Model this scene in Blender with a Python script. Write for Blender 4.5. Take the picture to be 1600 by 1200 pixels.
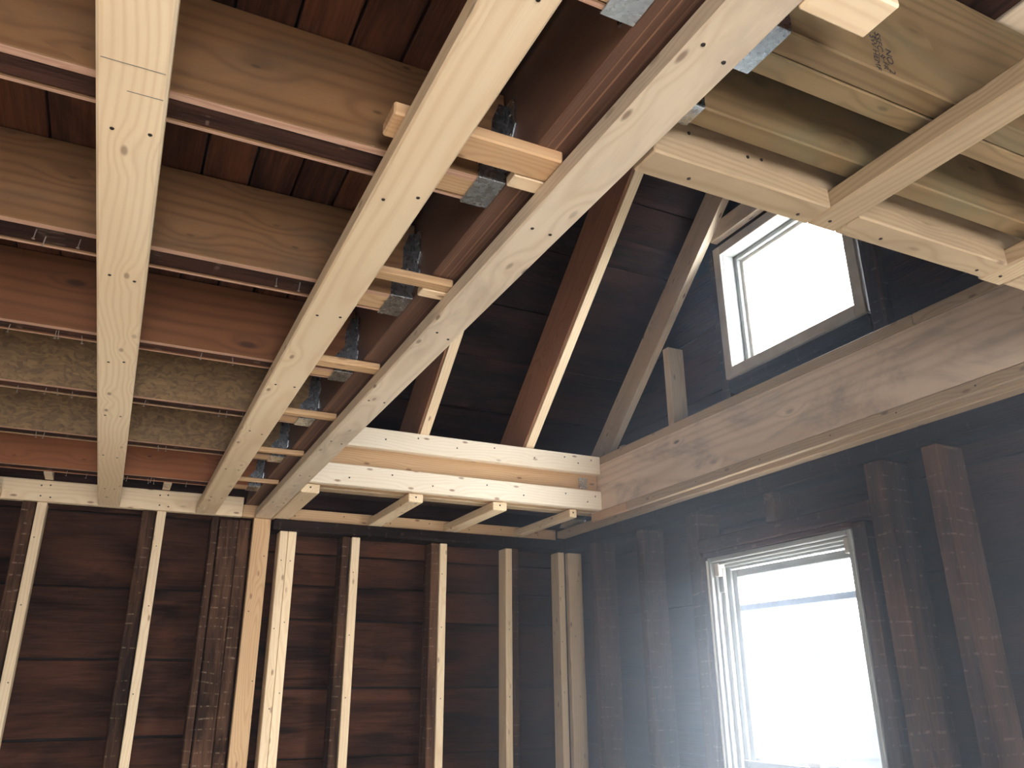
import bpy, bmesh, math, random
from mathutils import Vector, Matrix
random.seed(7)
for o in list(bpy.data.objects):
    bpy.data.objects.remove(o)
SC = bpy.context.scene
COL = SC.collection
U = 0.75          # one layout unit (camera to new ceiling plane) in metres
EYE = 1.6         # camera height over the floor
FLOOR = -EYE / U

def W(x, y, z):
    return Vector((x * U, y * U, EYE + z * U))

# ------------------------------------------------------------------ camera
def camera():
    yaw, pit, rol, f = 0.4533536, 0.3601131, -0.0069292, 1248.17
    cy, sy, cp, sp = math.cos(yaw), math.sin(yaw), math.cos(pit), math.sin(pit)
    F = Vector((sy * cp, cy * cp, sp))
    R = Vector((cy, -sy, 0))
    Up = R.cross(F)
    c, s = math.cos(rol), math.sin(rol)
    R2, U2 = c * R + s * Up, -s * R + c * Up
    cam = bpy.data.cameras.new('camera')
    cam.sensor_fit = 'HORIZONTAL'
    cam.sensor_width = 36
    cam.lens = f / 1600 * 36
    cam.clip_start = 0.02
    cam.clip_end = 2000
    o = bpy.data.objects.new('camera', cam)
    COL.objects.link(o)
    m = Matrix.Identity(4)
    for i in range(3):
        m[i][0], m[i][1], m[i][2] = R2[i], U2[i], -F[i]
    m[2][3] = EYE
    o.matrix_world = m
    SC.camera = o
camera()

# ------------------------------------------------------------------ sky, daylight, exposure
WORLD_STRENGTH = 9.0
world = bpy.data.worlds.new('sky')
SC.world = world
world.use_nodes = True
bg = world.node_tree.nodes['Background']
bg.inputs[0].default_value = (0.92, 0.945, 1.0, 1)
bg.inputs[1].default_value = WORLD_STRENGTH

def portal(name, cx, cy, cz, sx, sy, rot):
    l = bpy.data.lights.new(name, 'AREA')
    l.shape = 'RECTANGLE'
    l.size, l.size_y = sx * U, sy * U
    l.cycles.is_portal = True
    o = bpy.data.objects.new(name, l)
    COL.objects.link(o)
    o.location = W(cx, cy, cz)
    o.rotation_euler = rot
    return o
# openings the daylight comes in by: three windows in the right wall, one in the wall behind the camera
REAR_Y = -3.2
LEFT_X = -3.4
REAR_WINS = [(-0.7, 0.7, -1.25, 0.75)]
portal('portal_low', 3.3, 3.19, -0.32, 2.1, 1.2, (0, math.radians(90), 0))
portal('portal_high', 3.3, 2.87, 2.09, 0.95, 1.1, (0, math.radians(90), 0))
portal('portal_near', 3.3, 0.42, -0.32, 2.1, 1.2, (0, math.radians(90), 0))
for i, (a, b, c, d) in enumerate(REAR_WINS):
    portal('portal_rear', (a + b) / 2, REAR_Y - 0.15, (c + d) / 2, b - a, d - c, (math.radians(90), 0, 0))

vs = SC.view_settings
vs.view_transform = 'Standard'
vs.look = 'None'
vs.gamma = 1
vs.use_curve_mapping = False
vs.exposure = 1.85
SC.cycles.use_denoising = True
SC.cycles.max_bounces = 10
SC.cycles.diffuse_bounces = 6
SC.cycles.transparent_max_bounces = 12
SC.cycles.sample_clamp_indirect = 6.0
SC.cycles.caustics_reflective = False
SC.cycles.caustics_refractive = False

# ------------------------------------------------------------------ materials
def lin(r, g, b):
    f = lambda c: (c / 255 / 12.92) if c / 255 <= 0.04045 else ((c / 255 + 0.055) / 1.055) ** 2.4
    return (f(r), f(g), f(b), 1)

class NB:
    def __init__(s, name):
        s.m = bpy.data.materials.new(name)
        s.m.use_nodes = True
        s.t = s.m.node_tree
        s.t.nodes.clear()
        s.out = s.n('ShaderNodeOutputMaterial')
        s.b = s.n('ShaderNodeBsdfPrincipled')
        s.l(s.b.outputs[0], s.out.inputs[0])
    def n(s, ty, **kw):
        nd = s.t.nodes.new(ty)
        for k, v in kw.items():
            setattr(nd, k, v)
        return nd
    def l(s, a, b):
        s.t.links.new(a, b)
    def set(s, inp, v):
        if hasattr(v, 'is_output'):
            s.l(v, inp)
        else:
            inp.default_value = v
    def math(s, op, a, b=None, c=None):
        nd = s.n('ShaderNodeMath', operation=op)
        s.set(nd.inputs[0], a)
        if b is not None:
            s.set(nd.inputs[1], b)
        if c is not None:
            s.set(nd.inputs[2], c)
        return nd.outputs[0]
    def vmul(s, v, sc):
        nd = s.n('ShaderNodeVectorMath', operation='MULTIPLY')
        s.l(v, nd.inputs[0])
        nd.inputs[1].default_value = sc
        return nd.outputs[0]
    def noise(s, v, scale=1.0, detail=2.0, rough=0.5, dist=0.0):
        nd = s.n('ShaderNodeTexNoise')
        s.l(v, nd.inputs['Vector'])
        nd.inputs['Scale'].default_value = scale
        nd.inputs['Detail'].default_value = detail
        nd.inputs['Roughness'].default_value = rough
        nd.inputs['Distortion'].default_value = dist
        return nd.outputs[0]
    def voro(s, v, scale=1.0):
        nd = s.n('ShaderNodeTexVoronoi')
        s.l(v, nd.inputs['Vector'])
        nd.inputs['Scale'].default_value = scale
        return nd
    def ramp(s, f, stops):
        nd = s.n('ShaderNodeMapRange')
        nd.interpolation_type = 'SMOOTHSTEP'
        s.set(nd.inputs[0], f)
        for i, v in enumerate(stops):
            nd.inputs[i + 1].default_value = v
        return nd.outputs[0]
    def mix(s, f, a, b, mode='MIX'):
        nd = s.n('ShaderNodeMix', data_type='RGBA', blend_type=mode)
        s.set(nd.inputs[0], f)
        s.set(nd.inputs[6], a)
        s.set(nd.inputs[7], b)
        return nd.outputs[2]
    def coords(s):
        tc = s.n('ShaderNodeTexCoord')
        oi = s.n('ShaderNodeObjectInfo')
        k = s.n('ShaderNodeVectorMath', operation='MULTIPLY_ADD')
        s.l(oi.outputs['Random'], k.inputs[0])
        k.inputs[1].default_value = (41.0, 17.3, 23.9)
        s.l(tc.outputs['Object'], k.inputs[2])
        return k.outputs[0], tc.outputs['Object'], oi.outputs['Random']
    def bump(s, h, strength, dist=0.002):
        nd = s.n('ShaderNodeBump')
        nd.inputs['Strength'].default_value = strength
        nd.inputs['Distance'].default_value = dist
        s.l(h, nd.inputs['Height'])
        s.l(nd.outputs[0], s.b.inputs['Normal'])

def wood(name, light, dark, knot, ring=170.0, contrast=0.55, knots=1.0, rough=0.62, tone=0.16, dirt=None, dirt_amt=0.0, spec=0.3, kgate=0.3):
    """sawn timber, grain along the local X axis"""
    b = NB(name)
    v, o, rnd = b.coords()
    sep = b.n('ShaderNodeSeparateXYZ')
    b.l(o, sep.inputs[0])
    # knots: cells stretched along the grain
    sv = b.n('ShaderNodeSeparateXYZ')
    b.l(v, sv.inputs[0])
    kc = b.n('ShaderNodeCombineXYZ')
    b.l(b.math('MULTIPLY', sv.outputs[0], 4.6), kc.inputs[0])
    b.l(b.math('MULTIPLY', b.math('ADD', sv.outputs[1], sv.outputs[2]), 12.0), kc.inputs[1])
    kv = b.voro(kc.outputs[0])
    kv.voronoi_dimensions = '2D'
    kd = kv.outputs['Distance']
    sc = b.n('ShaderNodeSeparateColor')
    b.l(kv.outputs['Color'], sc.inputs[0])
    swirl = b.math('MULTIPLY', b.ramp(kd, (0.0, 0.42, 1.0, 0.0)), b.math('GREATER_THAN', sc.outputs[0], kgate))
    # growth rings about a pith off to one side
    oy = b.math('MULTIPLY_ADD', rnd, 0.16, -0.08)
    oz = b.math('MULTIPLY_ADD', b.math('FRACT', b.math('MULTIPLY', rnd, 7.31)), 0.10, 0.02)
    slow = b.noise(b.vmul(v, (0.9, 2.0, 2.0)), 1.0, 2.0)
    mid = b.noise(b.vmul(v, (3.0, 14.0, 14.0)), 1.0, 2.0)
    yy = b.math('ADD', b.math('SUBTRACT', sep.outputs[1], oy), b.math('MULTIPLY_ADD', slow, 0.16, -0.08))
    zz = b.math('ADD', b.math('ADD', sep.outputs[2], oz), b.math('MULTIPLY_ADD', slow, -0.10, 0.05))
    r = b.math('SQRT', b.math('ADD', b.math('MULTIPLY', yy, yy), b.math('MULTIPLY', zz, zz)))
    ph = b.math('MULTIPLY', r, ring * 6.0)
    ph = b.math('ADD', ph, b.math('MULTIPLY', mid, 4.5))
    ph = b.math('ADD', ph, b.math('MULTIPLY', swirl, 7.0))
    band = b.math('MULTIPLY_ADD', b.math('SINE', ph), 0.5, 0.5)
    band = b.math('POWER', band, 2.2)
    fine = b.noise(b.vmul(v, (7.0, 420.0, 420.0)), 1.0, 2.0, 0.6)
    f = b.math('MULTIPLY', b.math('MULTIPLY_ADD', fine, 0.75, b.math('MULTIPLY', band, 0.85)), contrast)
    col = b.mix(f, light, dark)
    broad = b.noise(b.vmul(v, (1.1, 7.0, 7.0)), 1.0, 3.0, 0.55)
    col = b.mix(b.ramp(broad, (0.35, 0.75, 0.0, 0.35)), col, dark)
    if knots > 0:
        km = b.ramp(kd, (0.03 * knots, 0.085 * knots, 1.0, 0.0))
        km = b.math('MULTIPLY', km, b.math('MULTIPLY', b.math('GREATER_THAN', sc.outputs[0], kgate), b.math('MULTIPLY_ADD', sc.outputs[1], 0.6, 0.4)))
        col = b.mix(b.math('MULTIPLY', km, 0.85), col, knot)
    if dirt is not None:
        dn = b.noise(b.vmul(v, (2.4, 6.0, 6.0)), 1.0, 5.0, 0.65, 0.6)
        col = b.mix(b.ramp(dn, (0.45, 0.72, 0.0, dirt_amt)), col, dirt)
    tv = b.math('MULTIPLY_ADD', rnd, tone, 1.0 - tone * 0.5)
    cc = b.n('ShaderNodeVectorMath', operation='SCALE')
    b.l(col, cc.inputs[0])
    b.l(tv, cc.inputs[3])
    b.l(cc.outputs[0], b.b.inputs['Base Color'])
    b.b.inputs['Roughness'].default_value = rough
    b.b.inputs['Specular IOR Level'].default_value = spec
    b.bump(b.math('MULTIPLY_ADD', fine, 0.6, b.math('MULTIPLY', band, 0.4)), 0.25, 0.001)
    return b.m

def old_wood(name, light, dark, pale, marks=0.0, mark_step=0.046, pale_amt=0.5, rough=0.8):
    """century-old rough sawn timber: dark, stained, pale scuffs; marks = plaster lines left by lath"""
    b = NB(name)
    v, o, rnd = b.coords()
    sep = b.n('ShaderNodeSeparateXYZ')
    b.l(o, sep.inputs[0])
    broad = b.noise(b.vmul(v, (1.6, 5.0, 5.0)), 1.0, 5.0, 0.6, 0.5)
    fine = b.noise(b.vmul(v, (9.0, 150.0, 150.0)), 1.0, 3.0, 0.65)
    wave = b.noise(b.vmul(v, (2.2, 26.0, 26.0)), 1.0, 3.0, 0.55, 1.2)
    f = b.math('ADD', b.math('MULTIPLY', broad, 0.75), b.math('ADD', b.math('MULTIPLY', fine, 0.30), b.math('MULTIPLY', wave, 0.35)))
    col = b.mix(b.ramp(f, (0.50, 0.90, 0.0, 1.0)), dark, light)
    blot = b.noise(b.vmul(v, (3.0, 5.0, 5.0)), 1.0, 4.0, 0.6, 0.8)
    col = b.mix(b.ramp(blot, (0.56, 0.74, 0.0, 0.75)), col, (dark[0] * 0.35, dark[1] * 0.35, dark[2] * 0.4, 1))
    spk = b.noise(b.vmul(v, (22.0, 60.0, 60.0)), 1.0, 4.0, 0.7)
    spm = b.ramp(spk, (0.66, 0.78, 0.0, pale_amt))
    col = b.mix(spm, col, pale)
    if marks > 0:
        fr = b.math('FRACT', b.math('ADD', b.math('DIVIDE', sep.outputs[0], mark_step), b.math('MULTIPLY', b.noise(b.vmul(v, (9.0, 2.5, 2.5)), 1.0, 2.0), 1.6)))
        line = b.ramp(b.math('ABSOLUTE', b.math('SUBTRACT', fr, 0.5)), (0.03, 0.09, 1.0, 0.0))
        brk = b.ramp(b.noise(b.vmul(v, (11.0, 45.0, 45.0)), 1.0, 3.0, 0.7), (0.47, 0.62, 0.0, 1.0))
        col = b.mix(b.math('MULTIPLY', b.math('MULTIPLY', line, brk), marks), col, pale)
    tv = b.math('MULTIPLY_ADD', rnd, 0.5, 0.75)
    cc = b.n('ShaderNodeVectorMath', operation='SCALE')
    b.l(col, cc.inputs[0])
    b.l(tv, cc.inputs[3])
    b.l(cc.outputs[0], b.b.inputs['Base Color'])
    b.b.inputs['Roughness'].default_value = rough
    b.b.inputs['Specular IOR Level'].default_value = 0.08
    b.bump(b.math('ADD', fine, b.math('MULTIPLY', wave, 1.5)), 0.7, 0.003)
    return b.m

def osb(name):
    b = NB(name)
    v, o, rnd = b.coords()
    col = None
    vn = b.n('ShaderNodeVectorMath', operation='ADD')
    b.l(v, vn.inputs[0])
    nn = b.n('ShaderNodeTexNoise')
    b.l(v, nn.inputs['Vector'])
    nn.inputs['Scale'].default_value = 14
    sc = b.n('ShaderNodeVectorMath', operation='SCALE')
    b.l(nn.outputs[1], sc.inputs[0])
    sc.inputs[3].default_value = 0.06
    b.l(sc.outputs[0], vn.inputs[1])
    vo = b.voro(b.vmul(vn.outputs[0], (44, 1, 150)))
    s = b.n('ShaderNodeSeparateColor')
    b.l(vo.outputs['Color'], s.inputs[0])
    vo2 = b.voro(b.vmul(vn.outputs[0], (90, 1, 110)))
    s2 = b.n('ShaderNodeSeparateColor')
    b.l(vo2.outputs['Color'], s2.inputs[0])
    col = b.mix(s.outputs[0], lin(104, 78, 46), lin(138, 107, 66))
    col = b.mix(b.ramp(s2.outputs[1], (0.66, 0.9, 0.0, 0.5)), col, lin(72, 50, 28))
    fine = b.noise(b.vmul(v, (40, 40, 260)), 1.0, 2.0)
    col = b.mix(b.math('MULTIPLY', fine, 0.4), col, lin(78, 56, 33))
    b.l(col, b.b.inputs['Base Color'])
    b.b.inputs['Roughness'].default_value = 0.6
    b.bump(s.outputs[0], 0.3, 0.001)
    return b.m

def lvl_mat(name):
    b = NB(name)
    v, o, rnd = b.coords()
    sep = b.n('ShaderNodeSeparateXYZ')
    b.l(o, sep.inputs[0])
    lam = b.noise(b.vmul(v, (0.7, 260.0, 3.0)), 1.0, 2.0, 0.6)
    line = b.ramp(lam, (0.5, 0.68, 0.0, 1.0))
    broad = b.noise(b.vmul(v, (1.2, 40, 9)), 1.0, 4.0, 0.6)
    fine = b.noise(b.vmul(v, (10, 300, 120)), 1.0, 2.0)
    col = b.mix(broad, lin(80, 54, 42), lin(116, 82, 62))
    col = b.mix(b.math('MULTIPLY', line, 0.7), col, lin(176, 130, 98))
    col = b.mix(b.math('MULTIPLY', fine, 0.35), col, lin(60, 36, 28))
    b.l(col, b.b.inputs['Base Color'])
    b.b.inputs['Roughness'].default_value = 0.55
    b.bump(fine, 0.3, 0.001)
    return b.m

def galv(name):
    b = NB(name)
    v, o, rnd = b.coords()
    vo = b.voro(b.vmul(v, (160, 160, 160)))
    s = b.n('ShaderNodeSeparateColor')
    b.l(vo.outputs['Color'], s.inputs[0])
    nz = b.noise(b.vmul(v, (60, 60, 60)), 1.0, 3.0)
    col = b.mix(s.outputs[0], lin(192, 197, 200), lin(206, 211, 214))
    b.l(b.mix(b.ramp(nz, (0.4, 0.7, 0, 0.3)), col, lin(170, 176, 180)), b.b.inputs['Base Color'])
    b.b.inputs['Metallic'].default_value = 1.0
    b.l(b.ramp(s.outputs[1], (0, 1, 0.25, 0.30)), b.b.inputs['Roughness'])
    return b.m

def plain(name, col, rough=0.6, metal=0.0, spec=0.4, var=0.12, scale=30):
    b = NB(name)
    v, o, rnd = b.coords()
    n = b.noise(v, scale, 3.0)
    b.l(b.mix(b.ramp(n, (0.35, 0.7, 0, 1)), col, (col[0] * (1 - var), col[1] * (1 - var), col[2] * (1 - var), 1)), b.b.inputs['Base Color'])
    b.b.inputs['Roughness'].default_value = rough
    b.b.inputs['Metallic'].default_value = metal
    b.b.inputs['Specular IOR Level'].default_value = spec
    return b.m

def glass_mat(name):
    b = NB(name)
    b.t.nodes.remove(b.b)
    tr = b.n('ShaderNodeBsdfTransparent')
    tr.inputs[0].default_value = (0.95, 0.97, 0.97, 1)
    gl = b.n('ShaderNodeBsdfGlossy')
    gl.inputs['Roughness'].default_value = 0.02
    mx = b.n('ShaderNodeMixShader')
    mx.inputs[0].default_value = 0.05
    b.l(tr.outputs[0], mx.inputs[1])
    b.l(gl.outputs[0], mx.inputs[2])
    b.l(mx.outputs[0], b.out.inputs[0])
    return b.m

M = {}
M['pine'] = wood('new_spruce', lin(240, 217, 182), lin(212, 176, 132), lin(128, 86, 58), ring=80, contrast=0.38)
M['pine_warm'] = wood('new_fir', lin(208, 172, 130), lin(172, 130, 90), lin(104, 62, 38), ring=110, contrast=0.45)
M['pine_grey'] = wood('weathered_spruce', lin(228, 210, 184), lin(196, 170, 138), lin(108, 78, 56), ring=110, contrast=0.42, dirt=lin(150, 134, 120), dirt_amt=0.4)
M['fir_red'] = wood('douglas_fir', lin(188, 140, 110), lin(152, 108, 82), lin(92, 58, 42), ring=100, contrast=0.5, knots=0.7)
M['treated'] = wood('treated_pine', lin(144, 118, 84), lin(104, 82, 54), lin(84, 66, 44), ring=60, contrast=0.5, knots=0.8, dirt=lin(112, 106, 78), dirt_amt=0.6)
M['ply_a'] = wood('plywood_tan', lin(128, 92, 57), lin(92, 61, 36), lin(58, 34, 20), ring=45, contrast=0.55, knots=0.6, dirt=lin(78, 66, 50), dirt_amt=0.6)
M['ply_b'] = wood('plywood_red', lin(120, 76, 43), lin(86, 49, 27), lin(44, 23, 14), ring=30, contrast=0.55, knots=1.8, kgate=0.65)
M['ply_c'] = wood('plywood_orange', lin(150, 92, 54), lin(116, 66, 38), lin(62, 32, 20), ring=34, contrast=0.45, knots=0.6)
M['glulam'] = wood('used_beam', lin(234, 210, 184), lin(196, 168, 140), lin(76, 56, 50), ring=40, contrast=0.5, knots=1.5, kgate=0.86, dirt=lin(126, 112, 104), dirt_amt=0.7)
M['ply_edge'] = wood('veneer_edge', lin(206, 168, 142), lin(168, 124, 100), lin(104, 70, 52), ring=300, contrast=0.6, knots=0)
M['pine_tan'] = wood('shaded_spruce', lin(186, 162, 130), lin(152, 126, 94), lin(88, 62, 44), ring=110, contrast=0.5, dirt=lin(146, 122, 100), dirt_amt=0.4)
M['pine_pale'] = wood('bright_spruce', lin(244, 231, 210), lin(222, 196, 160), lin(140, 98, 68), ring=80, contrast=0.36)
M['osb'] = osb('strand_board')
M['lvl'] = lvl_mat('laminated_veneer')
M['galv'] = galv('galvanised_steel')
M['hole'] = plain('screw_steel', lin(52, 42, 36), 0.5, 0.3)
M['nail'] = plain('nail_steel', lin(150, 140, 130), 0.45, 0.6)
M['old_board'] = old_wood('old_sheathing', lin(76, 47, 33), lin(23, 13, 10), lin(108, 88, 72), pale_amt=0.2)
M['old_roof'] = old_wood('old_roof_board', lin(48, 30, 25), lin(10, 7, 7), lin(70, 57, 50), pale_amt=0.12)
M['old_floor'] = old_wood('old_floor_board', lin(98, 58, 37), lin(44, 23, 15), lin(120, 88, 60), pale_amt=0.15, rough=0.6)
M['old_stud'] = old_wood('old_stud', lin(94, 67, 50), lin(31, 20, 15), lin(150, 132, 112), marks=0.45, pale_amt=0.6)
M['old_joist'] = old_wood('old_joist', lin(84, 55, 43), lin(36, 22, 18), lin(134, 116, 98), marks=0.4, mark_step=0.11, pale_amt=0.35)
M['old_plate'] = old_wood('old_plate', lin(46, 33, 28), lin(17, 12, 11), lin(112, 98, 86), marks=0.25, mark_step=0.09, pale_amt=0.35)
M['backing'] = plain('dark_felt', lin(28, 22, 20), 0.9)
M['white'] = plain('white_vinyl', lin(152, 152, 147), 0.45, var=0.08)
M['casing'] = plain('painted_casing', lin(206, 198, 186), 0.55, var=0.15, scale=14)
M['bar'] = plain('grey_bar', lin(196, 212, 236), 0.4)
M['glass'] = glass_mat('window_glass')
M['floor'] = plain('pale_subfloor', lin(214, 206, 194), 0.85, var=0.15, scale=3)  # unseen floor, made pale to bounce light up to the ceiling
M['drywall'] = plain('pale_wall', lin(214, 208, 198), 0.8)
M['ink'] = plain('stamp_ink', lin(44, 44, 50), 0.7)
M['pencil'] = plain('pencil_lead', lin(134, 122, 108), 0.7)
M['caulk'] = plain('caulk', lin(214, 208, 192), 0.7)
M['ground'] = plain('far_ground', lin(62, 63, 60), 0.9, var=0.3, scale=0.05)
M['house'] = plain('far_house_wall', lin(46, 45, 48), 0.8)
M['houseroof'] = plain('far_house_roof', lin(36, 36, 41), 0.8)
M['housewin'] = plain('far_house_window', lin(24, 26, 32), 0.3)
M['leaf'] = plain('far_leaf', lin(30, 37, 30), 0.9, var=0.4, scale=2)

# ------------------------------------------------------------------ mesh helpers
def link(name, me, mat, parent=None):
    o = bpy.data.objects.new(name, me)
    COL.objects.link(o)
    if mat is not None and not me.materials:
        me.materials.append(mat)
    if parent is not None:
        o.parent = parent
    return o

def tag(o, label=None, cat=None, group=None, kind=None):
    if label:
        o['label'] = label
    if cat:
        o['category'] = cat
    if group:
        o['group'] = group
    if kind:
        o['kind'] = kind
    return o

def empty(name, loc):
    o = bpy.data.objects.new(name, None)
    o.empty_display_size = 0.1
    COL.objects.link(o)
    o.location = loc
    return o

def cham_mesh(name, L, wy, wz, c=0.0025):
    """box centred on the origin, sizes L x wy x wz, eased edges"""
    h = (L / 2, wy / 2, wz / 2)
    c = min(c, wy * 0.3, wz * 0.3)
    V, F, idx = [], [], {}
    for sx in (-1, 1):
        for sy in (-1, 1):
            for sz in (-1, 1):
                s = (sx, sy, sz)
                for a in range(3):
                    p = [s[i] * (h[i] - (0 if i == a else c)) for i in range(3)]
                    idx[(s, a)] = len(V)
                    V.append(p)
    def add(f):
        a, b_, d = (Vector(V[f[i]]) for i in range(3))
        n = (b_ - a).cross(d - a)
        ce = sum((Vector(V[i]) for i in f), Vector()) / len(f)
        F.append(f if n.dot(ce) > 0 else f[::-1])
    for a in range(3):
        b1, b2 = [i for i in range(3) if i != a]
        for s in (-1, 1):
            def S(u, v):
                q = [0, 0, 0]
                q[a], q[b1], q[b2] = s, u, v
                return tuple(q)
            add([idx[(S(-1, -1), a)], idx[(S(1, -1), a)], idx[(S(1, 1), a)], idx[(S(-1, 1), a)]])
    for a in range(3):
        b1, b2 = [i for i in range(3) if i != a]
        for u in (-1, 1):
            for v in (-1, 1):
                def S(w):
                    q = [0, 0, 0]
                    q[a], q[b1], q[b2] = w, u, v
                    return tuple(q)
                add([idx[(S(-1), b1)], idx[(S(1), b1)], idx[(S(1), b2)], idx[(S(-1), b2)]])
    for sx in (-1, 1):
        for sy in (-1, 1):
            for sz in (-1, 1):
                add([idx[((sx, sy, sz), a)] for a in range(3)])
    me = bpy.data.meshes.new(name)
    me.from_pydata(V, [], F)
    me.update()
    return me

AX = {0: Matrix(((1, 0, 0), (0, 1, 0), (0, 0, 1))),
      1: Matrix(((0, -1, 0), (1, 0, 0), (0, 0, 1))),
      2: Matrix(((0, 0, -1), (0, 1, 0), (1, 0, 0)))}

def place(o, loc, R, parent=None):
    m = Matrix.Translation(loc) @ R.to_4x4()
    o.matrix_world = m
    if parent is not None:
        pm = PM.get(parent.name, parent.matrix_world)
        o.parent = parent
        o.matrix_parent_inverse = Matrix.Identity(4)
        o.matrix_basis = pm.inverted() @ m
    PM[o.name] = m
    return o
PM = {}

def beam(name, x, y, z, mat, parent=None, axis=None, c=0.0025, jit=0.0):
    """axis-aligned timber from extents in layout units; grain follows its longest side"""
    a = W(x[0], y[0], z[0])
    b = W(x[1], y[1], z[1])
    d = [abs(b[i] - a[i]) for i in range(3)]
    ax = axis if axis is not None else max(range(3), key=lambda i: d[i])
    if ax == 0:
        dims = (d[0], d[1], d[2])
    elif ax == 1:
        dims = (d[1], d[0], d[2])
    else:
        dims = (d[2], d[1], d[0])
    me = cham_mesh(name, *dims, c=c)
    o = link(name, me, M[mat] if isinstance(mat, str) else mat)
    R = AX[ax]
    if jit:
        R = Matrix.Rotation(random.uniform(-jit, jit), 3, 'X') @ Matrix.Rotation(random.uniform(-jit, jit), 3, 'Y') @ R
    return place(o, (a + b) / 2, R, parent)

def board(name, p0, p1, thick, wide, wide_dir, mat, parent=None, c=0.0025):
    """timber between two points (layout units); wide_dir = direction of its wide side"""
    a, b = W(*p0), W(*p1)
    X = (b - a).normalized()
    Z = Vector(wide_dir)
    Z = (Z - X * Z.dot(X)).normalized()
    Y = Z.cross(X)
    me = cham_mesh(name, (b - a).length, thick * U, wide * U, c=c)
    o = link(name, me, M[mat])
    R = Matrix((X, Y, Z)).transposed()
    return place(o, (a + b) / 2, R, parent)

def poly_prism(name, pts, n, thick, mat, parent=None):
    """flat polygon (world points) extruded by thick along n"""
    n = Vector(n).normalized()
    o0 = sum(pts, Vector()) / len(pts)
    X = (pts[1] - pts[0]).normalized()
    Yv = n.cross(X)
    R = Matrix((X, Yv, n)).transposed()
    Ri = R.transposed()
    loc = [Ri @ (p - o0) for p in pts]
    k = len(loc)
    V = [(p.x, p.y, 0) for p in loc] + [(p.x, p.y, thick) for p in loc]
    F = [list(range(k))[::-1], list(range(k, 2 * k))] + [[i, (i + 1) % k, k + (i + 1) % k, k + i] for i in range(k)]
    me = bpy.data.meshes.new(name)
    me.from_pydata(V, [], F)
    bm = bmesh.new()
    bm.from_mesh(me)
    bmesh.ops.recalc_face_normals(bm, faces=bm.faces)
    bm.to_mesh(me)
    bm.free()
    o = link(name, me, M[mat])
    return place(o, o0, R, parent)

_disc = None
def disc(name, pos, n, parent, r=0.0036, mat='hole'):
    """small screw or nail head seated on a face"""
    global _disc
    if _disc is None:
        bm = bmesh.new()
        bmesh.ops.create_cone(bm, cap_ends=True, segments=8, radius1=1, radius2=0.8, depth=0.5)
        _disc = {}
        for mt in ('hole', 'nail'):
            me = bpy.data.meshes.new('screw_head')
            bm.to_mesh(me)
            me.materials.append(M[mt])
            _disc[mt] = me
        bm.free()
    o = bpy.data.objects.new(name, _disc[mat])
    COL.objects.link(o)
    q = Vector(n).to_track_quat('Z', 'Y').to_matrix() * r
    return place(o, Vector(pos), q, parent)

_nail = None
def nail(pos, parent, length=0.02, tilt=0.2):
    """bent-out old nail hanging from a joist: shank and head in one mesh"""
    global _nail
    if _nail is None:
        bm = bmesh.new()
        bmesh.ops.create_cone(bm, cap_ends=True, segments=6, radius1=0.0011, radius2=0.0011, depth=0.02, matrix=Matrix.Translation((0, 0, -0.01)))
        bmesh.ops.create_cone(bm, cap_ends=True, segments=8, radius1=0.003, radius2=0.003, depth=0.0012, matrix=Matrix.Translation((0, 0, -0.02)))
        _nail = bpy.data.meshes.new('nail')
        bm.to_mesh(_nail)
        bm.free()
        _nail.materials.append(M['nail'])
    o = bpy.data.objects.new('nail', _nail)
    COL.objects.link(o)
    R = Matrix.Rotation(random.uniform(-tilt, tilt), 3, 'X') @ Matrix.Rotation(random.uniform(-tilt, tilt), 3, 'Y')
    return place(o, pos, R, parent)

# ------------------------------------------------------------------ the setting
BACK = 5.38       # inner face of back wall boards (y)
RIGHT = 3.125     # inner face of right wall boards (x)
KR, CR = 0.8895, 5.77          # roof boards underside: z = CR - KR*y
RIDGE_Y = 1.7
CO, SI = math.cos(math.atan(KR)), math.sin(math.atan(KR))

def slab(name, x, y, z, mat, parent=None, kind='structure'):
    o = beam(name, x, y, z, mat, parent, c=0.0)
    if parent is None:
        tag(o, kind=kind)
    return o

def joined(name, boxes, mat):
    V, F = [], []
    for x, y, z in boxes:
        n = len(V)
        for i in (0, 1):
            for j in (0, 1):
                for k in (0, 1):
                    V.append(W(x[i], y[j], z[k]))
        F += [[n, n + 1, n + 3, n + 2], [n + 4, n + 6, n + 7, n + 5], [n, n + 4, n + 5, n + 1], [n + 2, n + 3, n + 7, n + 6], [n, n + 2, n + 6, n + 4], [n + 1, n + 5, n + 7, n + 3]]
    me = bpy.data.meshes.new(name)
    me.from_pydata([tuple(v) for v in V], [], F)
    me.update()
    return link(name, me, M[mat])

fl = slab('floor', (LEFT_X, 3.3), (REAR_Y - 0.2, 5.55), (FLOOR - 0.06, FLOOR), 'floor')
tag(fl, 'plywood subfloor of the gutted room', None)

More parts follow.
